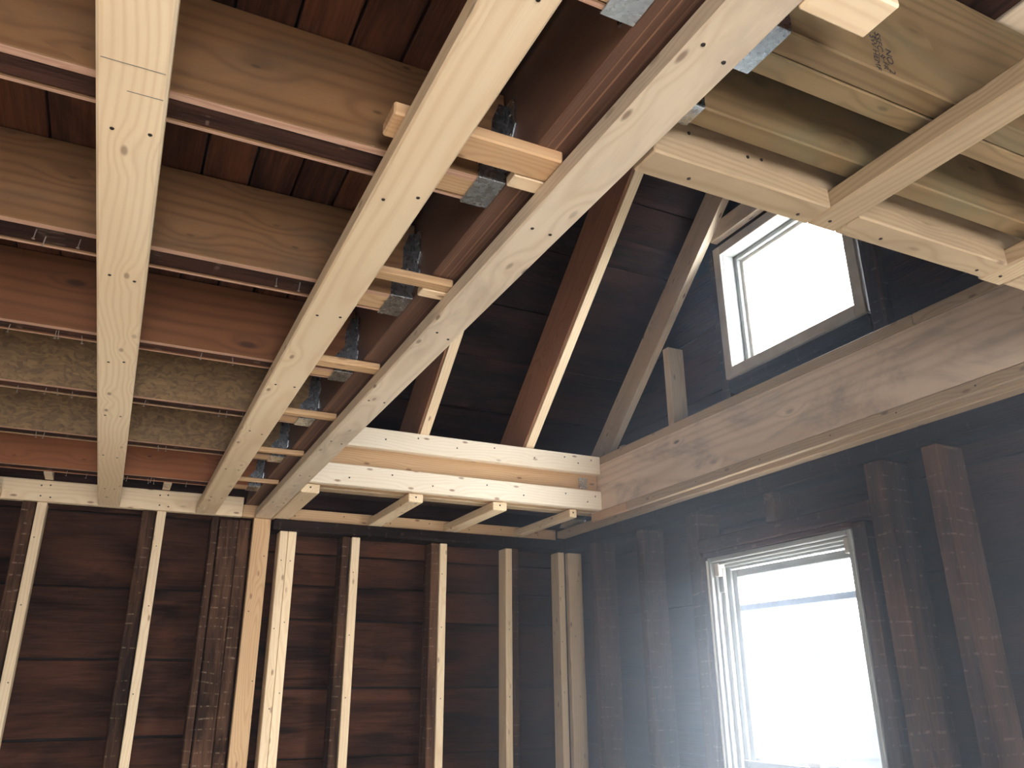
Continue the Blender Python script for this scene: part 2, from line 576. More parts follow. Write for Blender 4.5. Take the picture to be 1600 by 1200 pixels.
# back wall: felt behind, wide old boards nailed across it
wb = slab('wall_back', (LEFT_X, 3.3), (BACK + 0.035, BACK + 0.08), (FLOOR, 1.16), 'backing')
tag(wb, 'back wall sheathed in wide dark old boards')
def courses(seams, x0, x1, splits):
    for i in range(len(seams) - 1):
        hi, lo = seams[i], seams[i + 1]
        cuts = [x0] + [s for s in splits if x0 < s < x1 and (i + int(s * 10)) % 2 == 0] + [x1]
        for a, b in zip(cuts, cuts[1:]):
            d = random.uniform(-0.006, 0.006)
            beam('board', (a + 0.002, b - 0.002), (BACK + d, BACK + 0.034), (lo + 0.004, hi - random.uniform(0.004, 0.010)), 'old_board', wb, axis=0, c=0.002, jit=0.0012)
courses([1.16, 0.985, 0.55, 0.153, -0.263, -0.67, -1.09, -1.5, -1.9, FLOOR], LEFT_X, 0.62, [])
courses([1.16, 0.985, 0.815, 0.612, 0.402, -0.01, -0.413, -0.82, -1.23, -1.65, FLOOR], 0.62, RIGHT + 0.03, [])

# right wall with its two openings
LOW = (2.60, 3.645, -1.36, 0.69)
LOW2 = (-0.15, 0.99, -1.36, 0.70)      # its twin nearer the camera, out of the picture
HIGH = (2.375, 3.375, 1.665, 2.52)
Y0 = REAR_Y
def ztop(y):
    return CR - KR * y if y > RIDGE_Y else CR - KR * (2 * RIDGE_Y - y)
wr_boxes = []
xs = (RIGHT + 0.035, RIGHT + 0.08)
wr_boxes.append((xs, (Y0, BACK + 0.05), (FLOOR, LOW[2])))
wr_boxes.append((xs, (Y0, LOW2[0]), (LOW[2], LOW[3])))
wr_boxes.append((xs, (LOW2[1], LOW[0]), (LOW[2], LOW[3])))
wr_boxes.append((xs, (LOW[1], BACK + 0.05), (LOW[2], LOW[3])))
wr_boxes.append((xs, (Y0, BACK + 0.05), (LOW[3], 1.05)))
wr_boxes.append((xs, (-1.6, 5.0), (1.05, HIGH[2])))
wr_boxes.append((xs, (-1.0, HIGH[0]), (HIGH[2], HIGH[3])))
wr_boxes.append((xs, (HIGH[1], 4.4), (HIGH[2], HIGH[3])))
wr_boxes.append((xs, (-0.2, 3.8), (HIGH[3], 3.1)))
wr_boxes.append((xs, (0.4, 3.1), (3.1, 4.3)))
wr = joined('wall_right', wr_boxes, 'backing')
tag(wr, 'right gable wall of dark old boards with two windows', kind='structure')
PM[wr.name] = Matrix.Identity(4)
seams = [FLOOR, -1.63, -1.2, -0.79, -0.38, 0.03, 0.435, 0.84, 1.25, 1.66, 2.07, 2.48, 2.89, 3.3, 3.71]
for i in range(len(seams) - 1):
    lo, hi = seams[i] + 0.005, seams[i + 1] - 0.005
    segs = [(Y0, BACK)]
    for w in (LOW, LOW2, HIGH):
        if hi > w[2] + 0.02 and lo < w[3] - 0.02:
            # courses that meet an opening are cut at its sides
            ns = []
            for sg in segs:
                a, b = sg[0], sg[1]
                if len(sg) > 2:
                    ns.append(sg)
                elif b > w[0] and a < w[1]:
                    ns += [(a, w[0]), (w[1], b)]
                else:
                    ns.append((a, b))
            segs = ns
            if lo < w[2]:
                segs.append((w[0], w[1], lo, w[2]))
            if hi > w[3]:
                segs.append((w[0], w[1], w[3], hi))
    for sg in segs:
        a, b = sg[0], sg[1]
        l2, h2 = (sg[2], sg[3]) if len(sg) > 2 else (lo, hi)
        if h2 - l2 < 0.02:
            continue
        # clip by the roof slopes
        yl = (CR - l2) / KR
        yh = (CR - h2) / KR
        b_lo, b_hi = min(b, yl), min(b, yh)
        a_lo, a_hi = max(a, 2 * RIDGE_Y - yl), max(a, 2 * RIDGE_Y - yh)
        if b_hi - a_hi < 0.03 or b_lo - a_lo < 0.03:
            continue
        d = random.uniform(-0.005, 0.005)
        pts = [W(RIGHT + d, a_lo + .003, l2), W(RIGHT + d, b_lo - .003, l2), W(RIGHT + d, b_hi - .003, h2), W(RIGHT + d, a_hi + .003, h2)]
        poly_prism('board', pts, (1, 0, 0), 0.034 * U, 'old_board', wr)

# wall behind the camera with two openings, plain left wall
rb = []
ys = (REAR_Y - 0.1, REAR_Y)
z0, z1 = REAR_WINS[0][2], REAR_WINS[0][3]
rb.append(((LEFT_X, 3.3), ys, (FLOOR, z0)))
rb.append(((LEFT_X, 3.3), ys, (z1, 1.45)))
prev = LEFT_X
for a, b, c, d in REAR_WINS:
    rb.append(((prev, a), ys, (z0, z1)))
    prev = b
rb.append(((prev, 3.3), ys, (z0, z1)))
tag(joined('wall_rear', rb, 'drywall'), 'pale wall behind the camera', kind='structure')
tag(joined('wall_left', [((LEFT_X - 0.1, LEFT_X), (REAR_Y - 0.1, 5.5), (FLOOR, 1.45))], 'drywall'), 'pale wall on the left out of view', kind='structure')

# roof: felt over both slopes, old boards under the slope in view
def roof_pt(x, y, off=0.0):
    return W(x, y - off * SI * -1 * 0, CR - KR * y + off)
rv = []
def quad(a, b, c, d):
    rv.append([a, b, c, d])
o2 = 0.06
me = bpy.data.meshes.new('roof')
V = []
for x in (LEFT_X, 3.35):
    V += [W(x, 5.6, CR - KR * 5.6 + o2), W(x, RIDGE_Y, CR - KR * RIDGE_Y + o2), W(x, -2.6, CR - KR * (2 * RIDGE_Y + 2.6) + o2)]
V2 = [v + Vector((0, 0, 0.03)) for v in V]
me.from_pydata([tuple(v) for v in V + V2], [], [[0, 1, 4, 3], [1, 2, 5, 4], [9, 10, 7, 6], [10, 11, 8, 7]])
me.update()
roof = link('roof', me, M['backing'])
tag(roof, 'underside of the old pitched roof', kind='structure')
PM[roof.name] = Matrix.Identity(4)
# gable on the left, to close the attic
tag(joined('wall_attic_left', [((LEFT_X - 0.1, LEFT_X), (-2.6, 5.2), (1.45, 4.3))], 'backing'), kind='structure')
ry = [5.36, 5.14, 4.862, 4.585, 4.30, 4.025, 3.722, 3.585, 3.41, 3.13, 2.85, 2.57, 2.29, 2.01, RIDGE_Y]
nrm = Vector((0, SI, CO))
for i in range(len(ry) - 1):
    ya, yb = ry[i], ry[i + 1]
    cuts = [-1.0, 0.9 + 0.62 * ((i * 3) % 4) * 0.8, 3.12] if i % 2 else [-1.0, 3.12]
    for a, b in zip(cuts, cuts[1:]):
        o = random.uniform(-0.004, 0.008)
        g = random.uniform(0.003, 0.009)
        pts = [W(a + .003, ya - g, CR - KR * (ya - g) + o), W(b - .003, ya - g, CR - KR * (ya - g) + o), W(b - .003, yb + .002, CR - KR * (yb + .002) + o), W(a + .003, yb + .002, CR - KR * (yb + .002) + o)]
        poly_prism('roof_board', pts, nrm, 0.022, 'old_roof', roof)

# old floor boards of the attic, seen from below between the joists
ZF = 1.325
ceil = slab('ceiling', (LEFT_X, 0.66), (-2.6, 4.86), (ZF + 0.035, ZF + 0.05), 'backing')
tag(ceil, 'old attic floor boards seen from below over the left joists')
x = 0.655
k = 0
while x > -1.75:
    w = 0.122 + random.uniform(-0.004, 0.004)
    beam('floor_board', (x - w + 0.0035, x - 0.0035), (-1.9, 4.84), (ZF + random.uniform(0, .005), ZF + 0.034), 'old_floor', ceil, axis=1, c=0.002)
    x -= w
    k += 1
# and over the joists on the right side
ceil2 = slab('ceiling_right', (0.66, 3.0), (-2.6, 1.16), (1.43, 1.45), 'backing')
tag(ceil2, 'old attic boards above the treated joists', kind='structure')
x = 0.86
while x < 2.95:
    w = 0.15 + random.uniform(-0.01, 0.01)
    mt = 'pine_grey' if 1.58 < x < 1.72 else 'old_board'
    beam('floor_board', (x + 0.004, x + w - 0.004), (-1.9, 1.15), (1.395, 1.43), mt, ceil2, axis=1, c=0.002)
    x += w

# ------------------------------------------------------------------ windows
def frame_ring(name, xr, outer, wd, mat, parent, names=('side_piece', 'side_piece', 'head_piece', 'bottom_piece'), bot=None):
    y0, y1, z0, z1 = outer
    bt = wd if bot is None else bot
    beam(names[0], xr, (y0, y0 + wd), (z0, z1), mat, parent, axis=2)
    beam(names[1], xr, (y1 - wd, y1), (z0, z1), mat, parent, axis=2)
    beam(names[2], xr, (y0 + wd, y1 - wd), (z1 - wd, z1), mat, parent, axis=1)
    beam(names[3], xr, (y0 + wd, y1 - wd), (z0, z0 + bt), mat, parent, axis=1)

w1 = empty('window_1', W(3.05, 2.87, 1.665))
PM[w1.name] = Matrix.Translation(W(3.05, 2.87, 1.665))
tag(w1, 'small bright window high in the gable with painted casing', kind='structure')
frame_ring('c', (3.035, 3.06), (2.365, 3.375, 1.66, 2.52), 0.062, 'casing', w1, ('casing', 'casing', 'casing', 'casing'))
frame_ring('j', (3.055, 3.24), (2.40, 3.345, 1.69, 2.495), 0.035, 'white', w1, ('jamb', 'jamb', 'jamb', 'jamb'))
frame_ring('s', (3.14, 3.19), (2.435, 3.31, 1.725, 2.46), 0.028, 'white', w1, ('stop', 'stop', 'stop', 'stop'))
frame_ring('s', (3.165, 3.205), (2.46, 3.285, 1.75, 2.435), 0.026, 'casing', w1, ('sash', 'sash', 'sash', 'sash'))
beam('pane', (3.184, 3.190), (2.48, 3.265), (1.77, 2.415), 'glass', w1, c=0)

w2 = empty('window_2', W(3.0, 3.12, -1.36))
PM[w2.name] = Matrix.Translation(W(3.0, 3.12, -1.36))
tag(w2, 'tall white vinyl double-hung window in the right wall', kind='structure')
frame_ring('f', (2.980, 3.20), (2.607, 3.627, -1.34, 0.658), 0.026, 'white', w2, ('frame', 'frame', 'frame', 'frame'))
frame_ring('f', (3.005, 3.022), (2.633, 3.601, -1.31, 0.632), 0.016, 'white', w2, ('track', 'track', 'track', 'track'))
frame_ring('f', (3.045, 3.065), (2.633, 3.601, -1.31, 0.632), 0.026, 'white', w2, ('track', 'track', 'track', 'track'))
frame_ring('f', (3.09, 3.105), (2.633, 3.601, -1.31, 0.632), 0.034, 'white', w2, ('track', 'track', 'track', 'track'))
for yy in (2.655, 3.578):
    beam('corner_clip', (3.0, 3.05), (yy - 0.02, yy + 0.02), (0.555, 0.628), 'casing', w2)
beam('balance_cover', (3.024, 3.044), (3.555, 3.598), (0.47, 0.60), 'white', w2)
up = empty('upper_sash', W(3.13, 3.12, -0.37))
place(up, W(3.13, 3.12, -0.37), Matrix.Identity(3), w2)
frame_ring('r', (3.112, 3.15), (2.655, 3.585, -0.40, 0.595), 0.042, 'white', up, ('stile', 'stile', 'rail', 'rail'), bot=0.04)
beam('pane', (3.128, 3.133), (2.69, 3.55), (-0.37, 0.56), 'glass', up, c=0)
beam('glazing_bar', (3.118, 3.144), (2.695, 3.545), (0.368, 0.403), 'bar', up)
lo = empty('lower_sash', W(3.085, 3.12, -1.3))
place(lo, W(3.085, 3.12, -1.3), Matrix.Identity(3), w2)
frame_ring('r', (3.068, 3.088), (2.640, 3.595, -1.30, -0.372), 0.045, 'white', lo, ('stile', 'stile', 'rail', 'rail'))
beam('pane', (3.076, 3.081), (2.68, 3.555), (-1.27, -0.41), 'glass', lo, c=0)
beam('sash_lock', (3.07, 3.10), (3.06, 3.14), (-0.372, -0.350), 'casing', lo)
beam('caulk_bead', (2.974, 2.984), (3.620, 3.634), (-1.34, 0.645), 'caulk', w2)

w3 = empty('window_3', W(3.05, 0.42, -1.36))
PM[w3.name] = Matrix.Translation(W(3.05, 0.42, -1.36))
tag(w3, 'white window in the right wall beside the camera, out of view', kind='structure')
frame_ring('f', (3.04, 3.25), (-0.115, 0.945, -1.34, 0.675), 0.028, 'white', w3, ('frame', 'frame', 'frame', 'frame'))
frame_ring('r', (3.16, 3.20), (-0.085, 0.915, -1.31, 0.645), 0.05, 'white', w3, ('sash', 'sash', 'sash', 'sash'))
beam('pane', (3.178, 3.183), (-0.04, 0.87), (-1.265, 0.60), 'glass', w3, c=0)

# ------------------------------------------------------------------ old framing of the walls
STUDF = 5.235
def old_stud(label, x, y, z, group, name='old_wall_stud', mat='old_stud', cat='stud'):
    o = beam(name, x, y, z, mat, axis=None, c=0.004)
    return tag(o, label, cat, group)
G_OB = 'old dark studs of the back wall'
old_stud('rough dark old stud at far left of back wall, left of a pale stud', (-0.545, -0.476), (5.25, 5.378), (FLOOR, 1.0), G_OB)
old_stud('rough dark old stud behind second pale stud from the left', (0.083, 0.158), (5.25, 5.378), (FLOOR, 1.0), G_OB)
old_stud('narrow old stud forming the left ply of the wide dark post', (0.482, 0.522), (5.245, 5.378), (FLOOR, 0.995), G_OB)
old_stud('wide dark old post with plaster marks under the laminated beam', (0.530, 0.640), (5.245, 5.378), (FLOOR, 0.98), G_OB, name='old_post', cat='post')
old_stud('thin dark old stud between the wide post and the flat orange stud', (0.643, 0.715), (5.25, 5.378), (FLOOR, 0.985), G_OB)
old_stud('dark old stud against first single pale stud right of the double stud', (1.305, 1.360), (5.245, 5.378), (FLOOR, 0.925), G_OB)
old_stud('dark old stud against second single pale stud right of the double stud', (1.928, 1.984), (5.245, 5.378), (FLOOR, 0.925), G_OB)
old_stud('dark old stud on the right side of a pale stud near the corner', (2.545, 2.600), (5.25, 5.378), (FLOOR, 0.925), G_OB)
o = beam('old_top_plate', (0.845, RIGHT), (5.19, 5.378), (0.927, 0.998), 'old_plate', c=0.004)
tag(o, 'dark old top plate along the back wall below the orange ledger', 'plate')
o = beam('old_top_plate', (2.95, RIGHT - 0.012), (REAR_Y + 0.01, 5.185), (0.925, 1.045), 'old_plate', c=0.004)
tag(o, 'dark old top plate along the right wall above the lower window', 'plate')
G_OR = 'old dark studs of the right wall'
ST = 0.922
old_stud('faint dark old stud nearest the back corner on right wall', (2.955, 3.12), (4.77, 4.845), (FLOOR, ST), G_OR)
old_stud('dark old stud midway between back corner and lower window', (2.955, 3.12), (4.2, 4.272), (FLOOR, ST), G_OR)
old_stud('dark old stud with lath marks just left of lower window', (2.955, 3.12), (3.655, 3.757), (FLOOR, ST), G_OR)
old_stud('wide dark old stud with lath marks right of lower window', (2.955, 3.12), (2.36, 2.46), (FLOOR, ST), G_OR)
old_stud('narrow dark old stud second to the right of lower window', (2.955, 3.12), (2.086, 2.162), (FLOOR, ST), G_OR)
old_stud('dark old stud tight along the right jamb of lower window', (2.985, 3.12), (2.53, 2.602), (FLOOR, 0.685), G_OR)
old_stud('short old cripple stud above the lower window', (2.96, 3.12), (3.04, 3.112), (0.765, ST), G_OR, name='cripple_stud')
o = beam('window_header', (2.95, 3.12), (2.465, 3.653), (0.690, 0.762), 'old_joist', c=0.004)
tag(o, 'old brown header board lying over the lower window', 'header')
o = beam('window_header', (2.965, 3.12), (2.605, 3.64), (0.661, 0.688), 'old_joist', c=0.002)
tag(o, 'thin dark strip between header and white lower window frame', 'trim')

# ------------------------------------------------------------------ new studs of the back wall
def screws(o, pts, n, r=0.0034):
    for p in pts:
        disc('screw', W(*p), n, o, r)
G_NB = 'new pale studs of the back wall'
def new_stud(label, x, zt, mat='pine', y=(STUDF, STUDF + 0.119), name='wall_stud'):
    o = beam(name, x, y, (FLOOR, zt), mat, axis=2)
    tag(o, label, 'stud', G_NB)
    for k in range(3):
        zz = zt - 0.2 - 0.4 * k + random.uniform(-.05, .05)
        disc('screw', W(random.uniform(x[0] + .015, x[1] - .015), y[0] - 0.0005, zz), (0, -1, 0), o, 0.003)
    return o
new_stud('pale new stud at far left of back wall', (-0.470, -0.419), 0.998)
new_stud('pale new stud second from left on back wall', (0.163, 0.214), 0.998)
new_stud('flat orange-toned new stud right of the wide dark post', (0.728, 0.834), 0.998, 'pine_warm', (5.225, 5.275))
new_stud('left ply of the pale double stud right of the orange stud', (0.892, 0.942), 0.925, 'pine', (5.20, 5.319))
new_stud('right ply of the pale double stud right of the orange stud', (0.944, 0.996), 0.925, 'pine', (5.20, 5.319))
new_stud('first single pale stud right of the pale double stud', (1.366, 1.421), 0.923)
new_stud('second single pale stud right of the pale double stud', (1.989, 2.041), 0.923)
new_stud('third single pale stud right of the double stud, dark stud at its right', (2.490, 2.541), 0.921)
new_stud('left stud of the pale pair standing in the corner', (2.922, 2.972), 0.918)
new_stud('right flat stud of the pale pair standing in the corner', (3.005, 3.12), 0.918, 'pine', (5.235, 5.285))

# plates and ledgers on the back wall
o = beam('wall_plate', (-3.3, 0.655), (5.225, 5.276), (1.0, 1.123), 'pine')
tag(o, 'pale new wall plate on edge across left part of back wall', 'plate')
for xx in (-0.44, 0.19):
    screws(o, [(xx - .02, 5.2245, 1.03), (xx + .02, 5.2245, 1.095), (xx + .03, 5.2245, 1.025), (xx - .025, 5.2245, 1.09)], (0, -1, 0), 0.004)
o = beam('wall_ledger', (0.657, 2.90), (5.225, 5.276), (1.0, 1.077), 'pine_warm')
tag(o, 'orange new ledger on back wall carrying the short stubs', 'ledger')
screws(o, [(x_, 5.2245, 1.03 + .02 * (i % 2)) for i, x_ in enumerate((0.98, 1.3, 1.62, 1.9, 2.2, 2.45, 2.75))], (0, -1, 0), 0.0035)

# ------------------------------------------------------------------ laminated beam and left joists
LX0, LX1 = 0.672, 0.850
lv = beam('laminated_beam', (LX0, LX1), (-2.4, 5.276), (1.0775, 1.42), 'lvl', c=0.002)
tag(lv, 'dark reddish laminated beam running from camera to back wall', 'beam')

JB = 1.075
joists = [  # near y, far y, face material, words
    (0.770, 0.876, 'ply_a', 'nearest tan joist at top of the picture'),
    (1.399, 1.503, 'ply_a', 'tan plywood-faced joist second from camera with wide dark core'),
    (2.041, 2.168, 'ply_a', 'tan joist with grey streaks third from camera'),
    (2.707, 2.800, 'ply_b', 'reddish plywood-faced joist with dark knots fourth from camera'),
    (3.309, 3.411, 'osb', 'strand-board-faced joist fifth from camera'),
    (3.972, 4.080, 'osb', 'strand-board-faced joist sixth from camera, behind the other'),
    (4.672, 4.790, 'ply_c', 'orange plywood-faced joist nearest the back wall'),
]
hangers = []
for i, (ya, yb, mt, words) in enumerate(joists):
    root = empty('ceiling_joist', W(-1.0, (ya + yb) / 2, JB))
    PM[root.name] = Matrix.Translation(W(-1.0, (ya + yb) / 2, JB))
    tag(root, words, 'joist', 'sandwich joists left of the laminated beam')
    t, t2 = 0.026, 0.014
    xe = 0.600
    for_edge = [beam('side_panel', (-3.3, LX0 - 0.006), (ya, ya + t), (JB, ZF - 0.002), mt, root, axis=0, c=0.0015)]
    beam('old_core', (-3.3, xe - 0.12), (ya + t + .001, yb - t2 - .001), (JB + 0.002, ZF - 0.003), 'old_joist', root, axis=0, c=0.003)
    beam('end_block', (xe - 0.118, LX0 - 0.006), (ya + t + .001, yb - t2 - .001), (JB + 0.001, ZF - 0.003), 'pine_warm', root, axis=0, c=0.002)
    for_edge.append(beam('side_panel', (-3.3, LX0 - 0.006), (yb - t2, yb), (JB, ZF - 0.002), mt, root, axis=0, c=0.0015))
    for po in for_edge:                       # sawn veneer edge shows paler than the face
        po.data.materials.append(M['ply_edge'])
        for pg in po.data.polygons:
            if pg.normal.z < -0.9:
                pg.material_index = 1
    for q in range(9):
        nx = random.uniform(-0.55, 0.45)
        if i in (2, 3, 4, 5, 6):
            nail(W(nx, random.uniform(ya + t + .01, yb - .03), JB + 0.002), root)
    hangers.append((ya, yb))

def hanger(label, xf, sgn, ya, yb, zb, hgt, ext=0.072, fw=1.0):
    """steel joist hanger on a beam face at x = xf; sgn -1 opens to the left, +1 to the right"""
    t = 0.004
    root = empty('joist_hanger', W(xf, (ya + yb) / 2, zb))
    PM[root.name] = Matrix.Translation(W(xf, (ya + yb) / 2, zb))
    tag(root, label, 'joist hanger', 'galvanised joist hangers on the laminated beam')
    xo = xf + sgn * ext
    xa, xb = sorted((xf + sgn * 0.004, xo))
    beam('seat', (xa, xb), (ya - t, yb + t), (zb - t, zb), 'galv', root, axis=1, c=0.0006)
    prof = [(0.004, 0), (ext, 0), (ext, 0.055), (ext * 0.55, 0.095), (ext * 0.55, hgt * 0.75), (ext * 0.3, hgt), (0.004, hgt)]
    for yy, nn in ((ya, -1), (yb, 1)):
        pts = [W(xf + sgn * p, yy, zb + q) for p, q in prof]
        so = poly_prism('side_strap', pts, (0, nn, 0), t * U, 'galv', root)
        if nn < 0:
            strap = so
        # nailing flange lying on the beam, wavy edge
        fl = [(0, 0.03), (0.045, 0.035), (0.05, 0.07), (0.03, 0.10), (0.05, 0.13), (0.045, hgt * 0.97), (0, hgt)]
        pts = [W(xf + sgn * 0.001, yy + nn * (p * fw + 0.003), zb + q) for p, q in fl]
        fo = poly_prism('nailing_flange', pts, (sgn, 0, 0), t * 0.8 * U, 'galv', root)
        for q in (0.055, 0.115, 0.17):
            if q < hgt:
                disc('nail_head', W(xf + sgn * 0.0045, yy + nn * 0.028 * fw, zb + q), (sgn, 0, 0), fo, 0.0032, 'nail')
    for q in (0.04, 0.09):
        disc('nail_head', W(xf + sgn * ext * 0.35, ya - t - 0.0005, zb + q), (0, -1, 0), strap, 0.0032, 'nail')
    return root
words = ['nearest the camera at top edge', 'second from camera, left side', 'third from camera, left side', 'fourth from camera, left side', 'fifth from camera, left side', 'sixth from camera, left side', 'nearest the back wall, left side']
for (ya, yb), wd in zip(hangers, words):
    hanger('grey steel joist hanger on left of laminated beam, ' + wd, LX0, -1, ya, yb, JB - 0.0005, 0.215)

# ------------------------------------------------------------------ new flat strapping under the left joists
def plank(label, x, y, mat='pine', screws_at=(), group='flat strapping planks under the joists'):
    o = beam('ceiling_plank', x, y, (1.0, 1.051), mat, axis=1, c=0.004)
    tag(o, label, 'plank', group)
    w = x[1] - x[0]
    for yy in screws_at:
        for fx in (0.28, 0.74):
            disc('screw', W(x[0] + w * fx + random.uniform(-.008, .008), yy + random.uniform(-.02, .02), 1.0 - 0.0005), (0, 0, -1), o, 0.0036)
    return o
jy = [(a + b) / 2 for a, b, _, _ in joists]
plank('pale flat plank whose end shows at the left picture edge', (-0.768, -0.650), (-1.5, 5.224), 'pine', jy[2:])
p1 = plank('leftmost long pale plank running away overhead with pencil lines', (-0.163, -0.045), (-1.5, 5.224), 'pine', jy)
for yy, xx0, xx1 in ((1.262, -0.155, -0.052), (1.335, -0.112, -0.052)):
    beam('pencil_line', (xx0, xx1), (yy, yy + 0.0016), (0.9993, 1.0002), 'pencil', p1, axis=0, c=0)
plank('middle long pale plank running away overhead, left of laminated beam', (0.376, 0.496), (-1.5, 5.224), 'pine', jy)
plank('long pale plank running under the laminated beam', (0.728, 0.838), (-1.5, 5.224), 'pine_grey', jy)

# cleats bridging two planks beside each joist
cl = [(1.247, 1.328, 0.355), (1.880, 1.925, 0.42), (2.575, 2.635, 0.42), (3.192, 3.235, 0.42), (3.822, 3.855, 0.42), (4.468, 4.492, 0.42)]
cw = ['nearest of the short cleats bridging plank and laminated beam', 'second short cleat from camera bridging the planks', 'third short cleat from camera bridging the planks', 'fourth short cleat from camera bridging the planks', 'fifth short cleat from camera bridging the planks', 'short cleat nearest the back wall bridging the planks']
for (a, b, x0), lab in zip(cl, cw):
    o = beam('cleat', (x0, 0.735), (a, b), (1.0515, 1.0515 + (0.030 if x0 < 0.4 else 0.023)), 'pine_warm', axis=0, c=0.003)
    # trimmed clear of the beam soffit
    o2_ = 0
    tag(o, lab, 'cleat', 'cleats between the planks')
for (a, b, x0), lab in zip(cl[:2], ('split shim beside nearest cleat under the laminated beam', 'pale shim beside second cleat under the laminated beam')):
    o = beam('shim', (0.66, 0.80), (b + 0.004, b + 0.05), (1.0515, 1.0755), 'pine', axis=0, c=0.002)
    tag(o, lab, 'shim', 'shims under the beam')

# ------------------------------------------------------------------ right-hand joists and strapping
tj = empty('treated_joist', W(1.9, 0.826, JB))
PM[tj.name] = Matrix.Translation(W(1.9, 0.826, JB))
tag(tj, 'greenish treated double joist with ink stamp at upper right', 'joist', 'treated joists right of the beam')
ja = beam('joist_ply', (LX1 + 0.006, 2.93), (0.773, 0.8255), (JB, 1.388), 'treated', tj)
beam('joist_ply', (LX1 + 0.006, 2.93), (0.8275, 0.880), (JB, 1.388), 'treated', tj)
o = beam('treated_joist', (LX1 + 0.006, 2.93), (0.997, 1.050), (JB, 1.388), 'treated')
tag(o, 'single brownish treated joist between stamped joist and dropped blocks', 'joist', 'treated joists right of the beam')
o = beam('end_joist', (LX1 + 0.006, 2.93), (1.100, 1.150), (1.053, 1.388), 'pine_tan')
tag(o, 'end joist standing on pale blocks at edge of the open rafters', 'joist')
screws(o, [(0.96, 1.0995, 1.10), (1.12, 1.0995, 1.09), (1.16, 1.0995, 1.095)], (0, -1, 0), 0.0035)
hanger('bright steel hanger under stamped double joist right of beam', LX1, 1, 0.773, 0.880, JB - 0.0005, 0.2, 0.078)
hanger('bright steel hanger under single treated joist right of beam', LX1, 1, 0.997, 1.050, JB - 0.0005, 0.2, 0.066, 0.4)
hanger('dark steel hanger at end joist beside long plank', LX1, 1, 1.100, 1.150, 1.078, 0.15, 0.03, 0.4)

def text_mesh(s, size, origin, mat, parent):
    """ink stamp: reads downwards on the face toward the camera side (-Y)"""
    cu = bpy.data.curves.new('stamp', 'FONT')
    cu.body = s
    cu.size = size
    tmp = bpy.data.objects.new('stamp_tmp', cu)
    COL.objects.link(tmp)
    dg = bpy.context.evaluated_depsgraph_get()
    me = bpy.data.meshes.new_from_object(tmp.evaluated_get(dg))
    bpy.data.objects.remove(tmp)
    me.materials.clear()
    o = link('ink_stamp', me, M[mat])
    R = Matrix((Vector((0, 0, -1)), Vector((1, 0, 0)), Vector((0, -1, 0)))).transposed()
    return place(o, origin, R, parent)
SY = 0.7722
text_mesh('NO. 2', 0.0175, W(1.178, SY, 1.1405), 'ink', tj)
text_mesh('SSEC.S', 0.0165, W(1.156, SY, 1.172), 'ink', tj)
text_mesh('SW HEMF', 0.0150, W(1.141, SY, 1.160), 'ink', tj)
text_mesh('S-FR', 0.0140, W(1.163, SY, 1.118), 'ink', tj)

# flat strapping on the right: two long strips, blocks between
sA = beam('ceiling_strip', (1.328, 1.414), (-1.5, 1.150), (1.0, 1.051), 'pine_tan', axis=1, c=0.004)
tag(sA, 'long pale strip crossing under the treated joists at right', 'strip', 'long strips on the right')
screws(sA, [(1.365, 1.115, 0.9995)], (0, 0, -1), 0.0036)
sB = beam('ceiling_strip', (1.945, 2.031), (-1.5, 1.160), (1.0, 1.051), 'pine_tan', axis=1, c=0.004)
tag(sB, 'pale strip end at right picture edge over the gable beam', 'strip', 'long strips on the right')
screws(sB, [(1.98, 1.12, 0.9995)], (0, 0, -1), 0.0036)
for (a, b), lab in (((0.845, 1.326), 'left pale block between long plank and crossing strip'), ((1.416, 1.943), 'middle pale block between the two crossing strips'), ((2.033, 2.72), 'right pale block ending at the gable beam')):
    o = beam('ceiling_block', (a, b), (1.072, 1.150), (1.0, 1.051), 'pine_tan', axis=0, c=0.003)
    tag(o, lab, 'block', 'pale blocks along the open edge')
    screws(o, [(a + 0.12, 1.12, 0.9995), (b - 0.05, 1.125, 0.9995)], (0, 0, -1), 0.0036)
o = beam('nailer_block', (0.840, 0.985), (0.605, 0.680), (1.0, 1.051), 'pine', axis=0, c=0.003)
tag(o, 'short pale offcut sticking out of the long plank at top', 'block')

# ------------------------------------------------------------------ short stubs under the header
for (a, b, y0), lab in (((0.842, 0.944, 4.385), 'stub tight against the end of the long plank'), ((1.463, 1.552, 4.385), 'second short stub from the long plank'), ((2.005, 2.098, 4.39), 'third short stub from the long plank'), ((2.548, 2.600, 4.40), 'thin short stub nearest the gable beam')):
    o = beam('ceiling_stub', (a, b), (y0, 5.224), (1.0, 1.051), 'pine', axis=1, c=0.003)
    tag(o, 'pale ' + lab, 'stub', 'short stubs between ledger and header')
    disc('screw', W((a + b) / 2, y0 - 0.0005, 1.03), (0, -1, 0), o, 0.0045)

# ------------------------------------------------------------------ header across the foot of the rafters
HX = (LX1 + 0.002, 2.768)
o = beam('header_plate', HX, (4.36, 4.411), (1.291, 1.410), 'pine_pale')
tag(o, 'bright upper plate of the header below the rafters', 'header')
screws(o, [(x_, 4.3595, 1.35 + .03 * (i % 2)) for i, x_ in enumerate((1.3, 1.5, 1.75, 2.0, 2.28, 2.5, 2.6, 2.7))], (0, -1, 0), 0.004)
o = beam('header_plate', HX, (4.36, 4.411), (1.0565, 1.177), 'pine_pale')
tag(o, 'bright lower plate of the header above the stubs', 'header')
screws(o, [(x_, 4.3595, 1.10 + .04 * (i % 2)) for i, x_ in enumerate((1.1, 1.35, 1.6, 1.95, 2.2, 2.5, 2.66, 2.72))], (0, -1, 0), 0.004)
o = beam('header_web', HX, (4.413, 4.465), (1.0565, 1.405), 'pine_warm')
tag(o, 'recessed tan board between the two bright header plates', 'header')
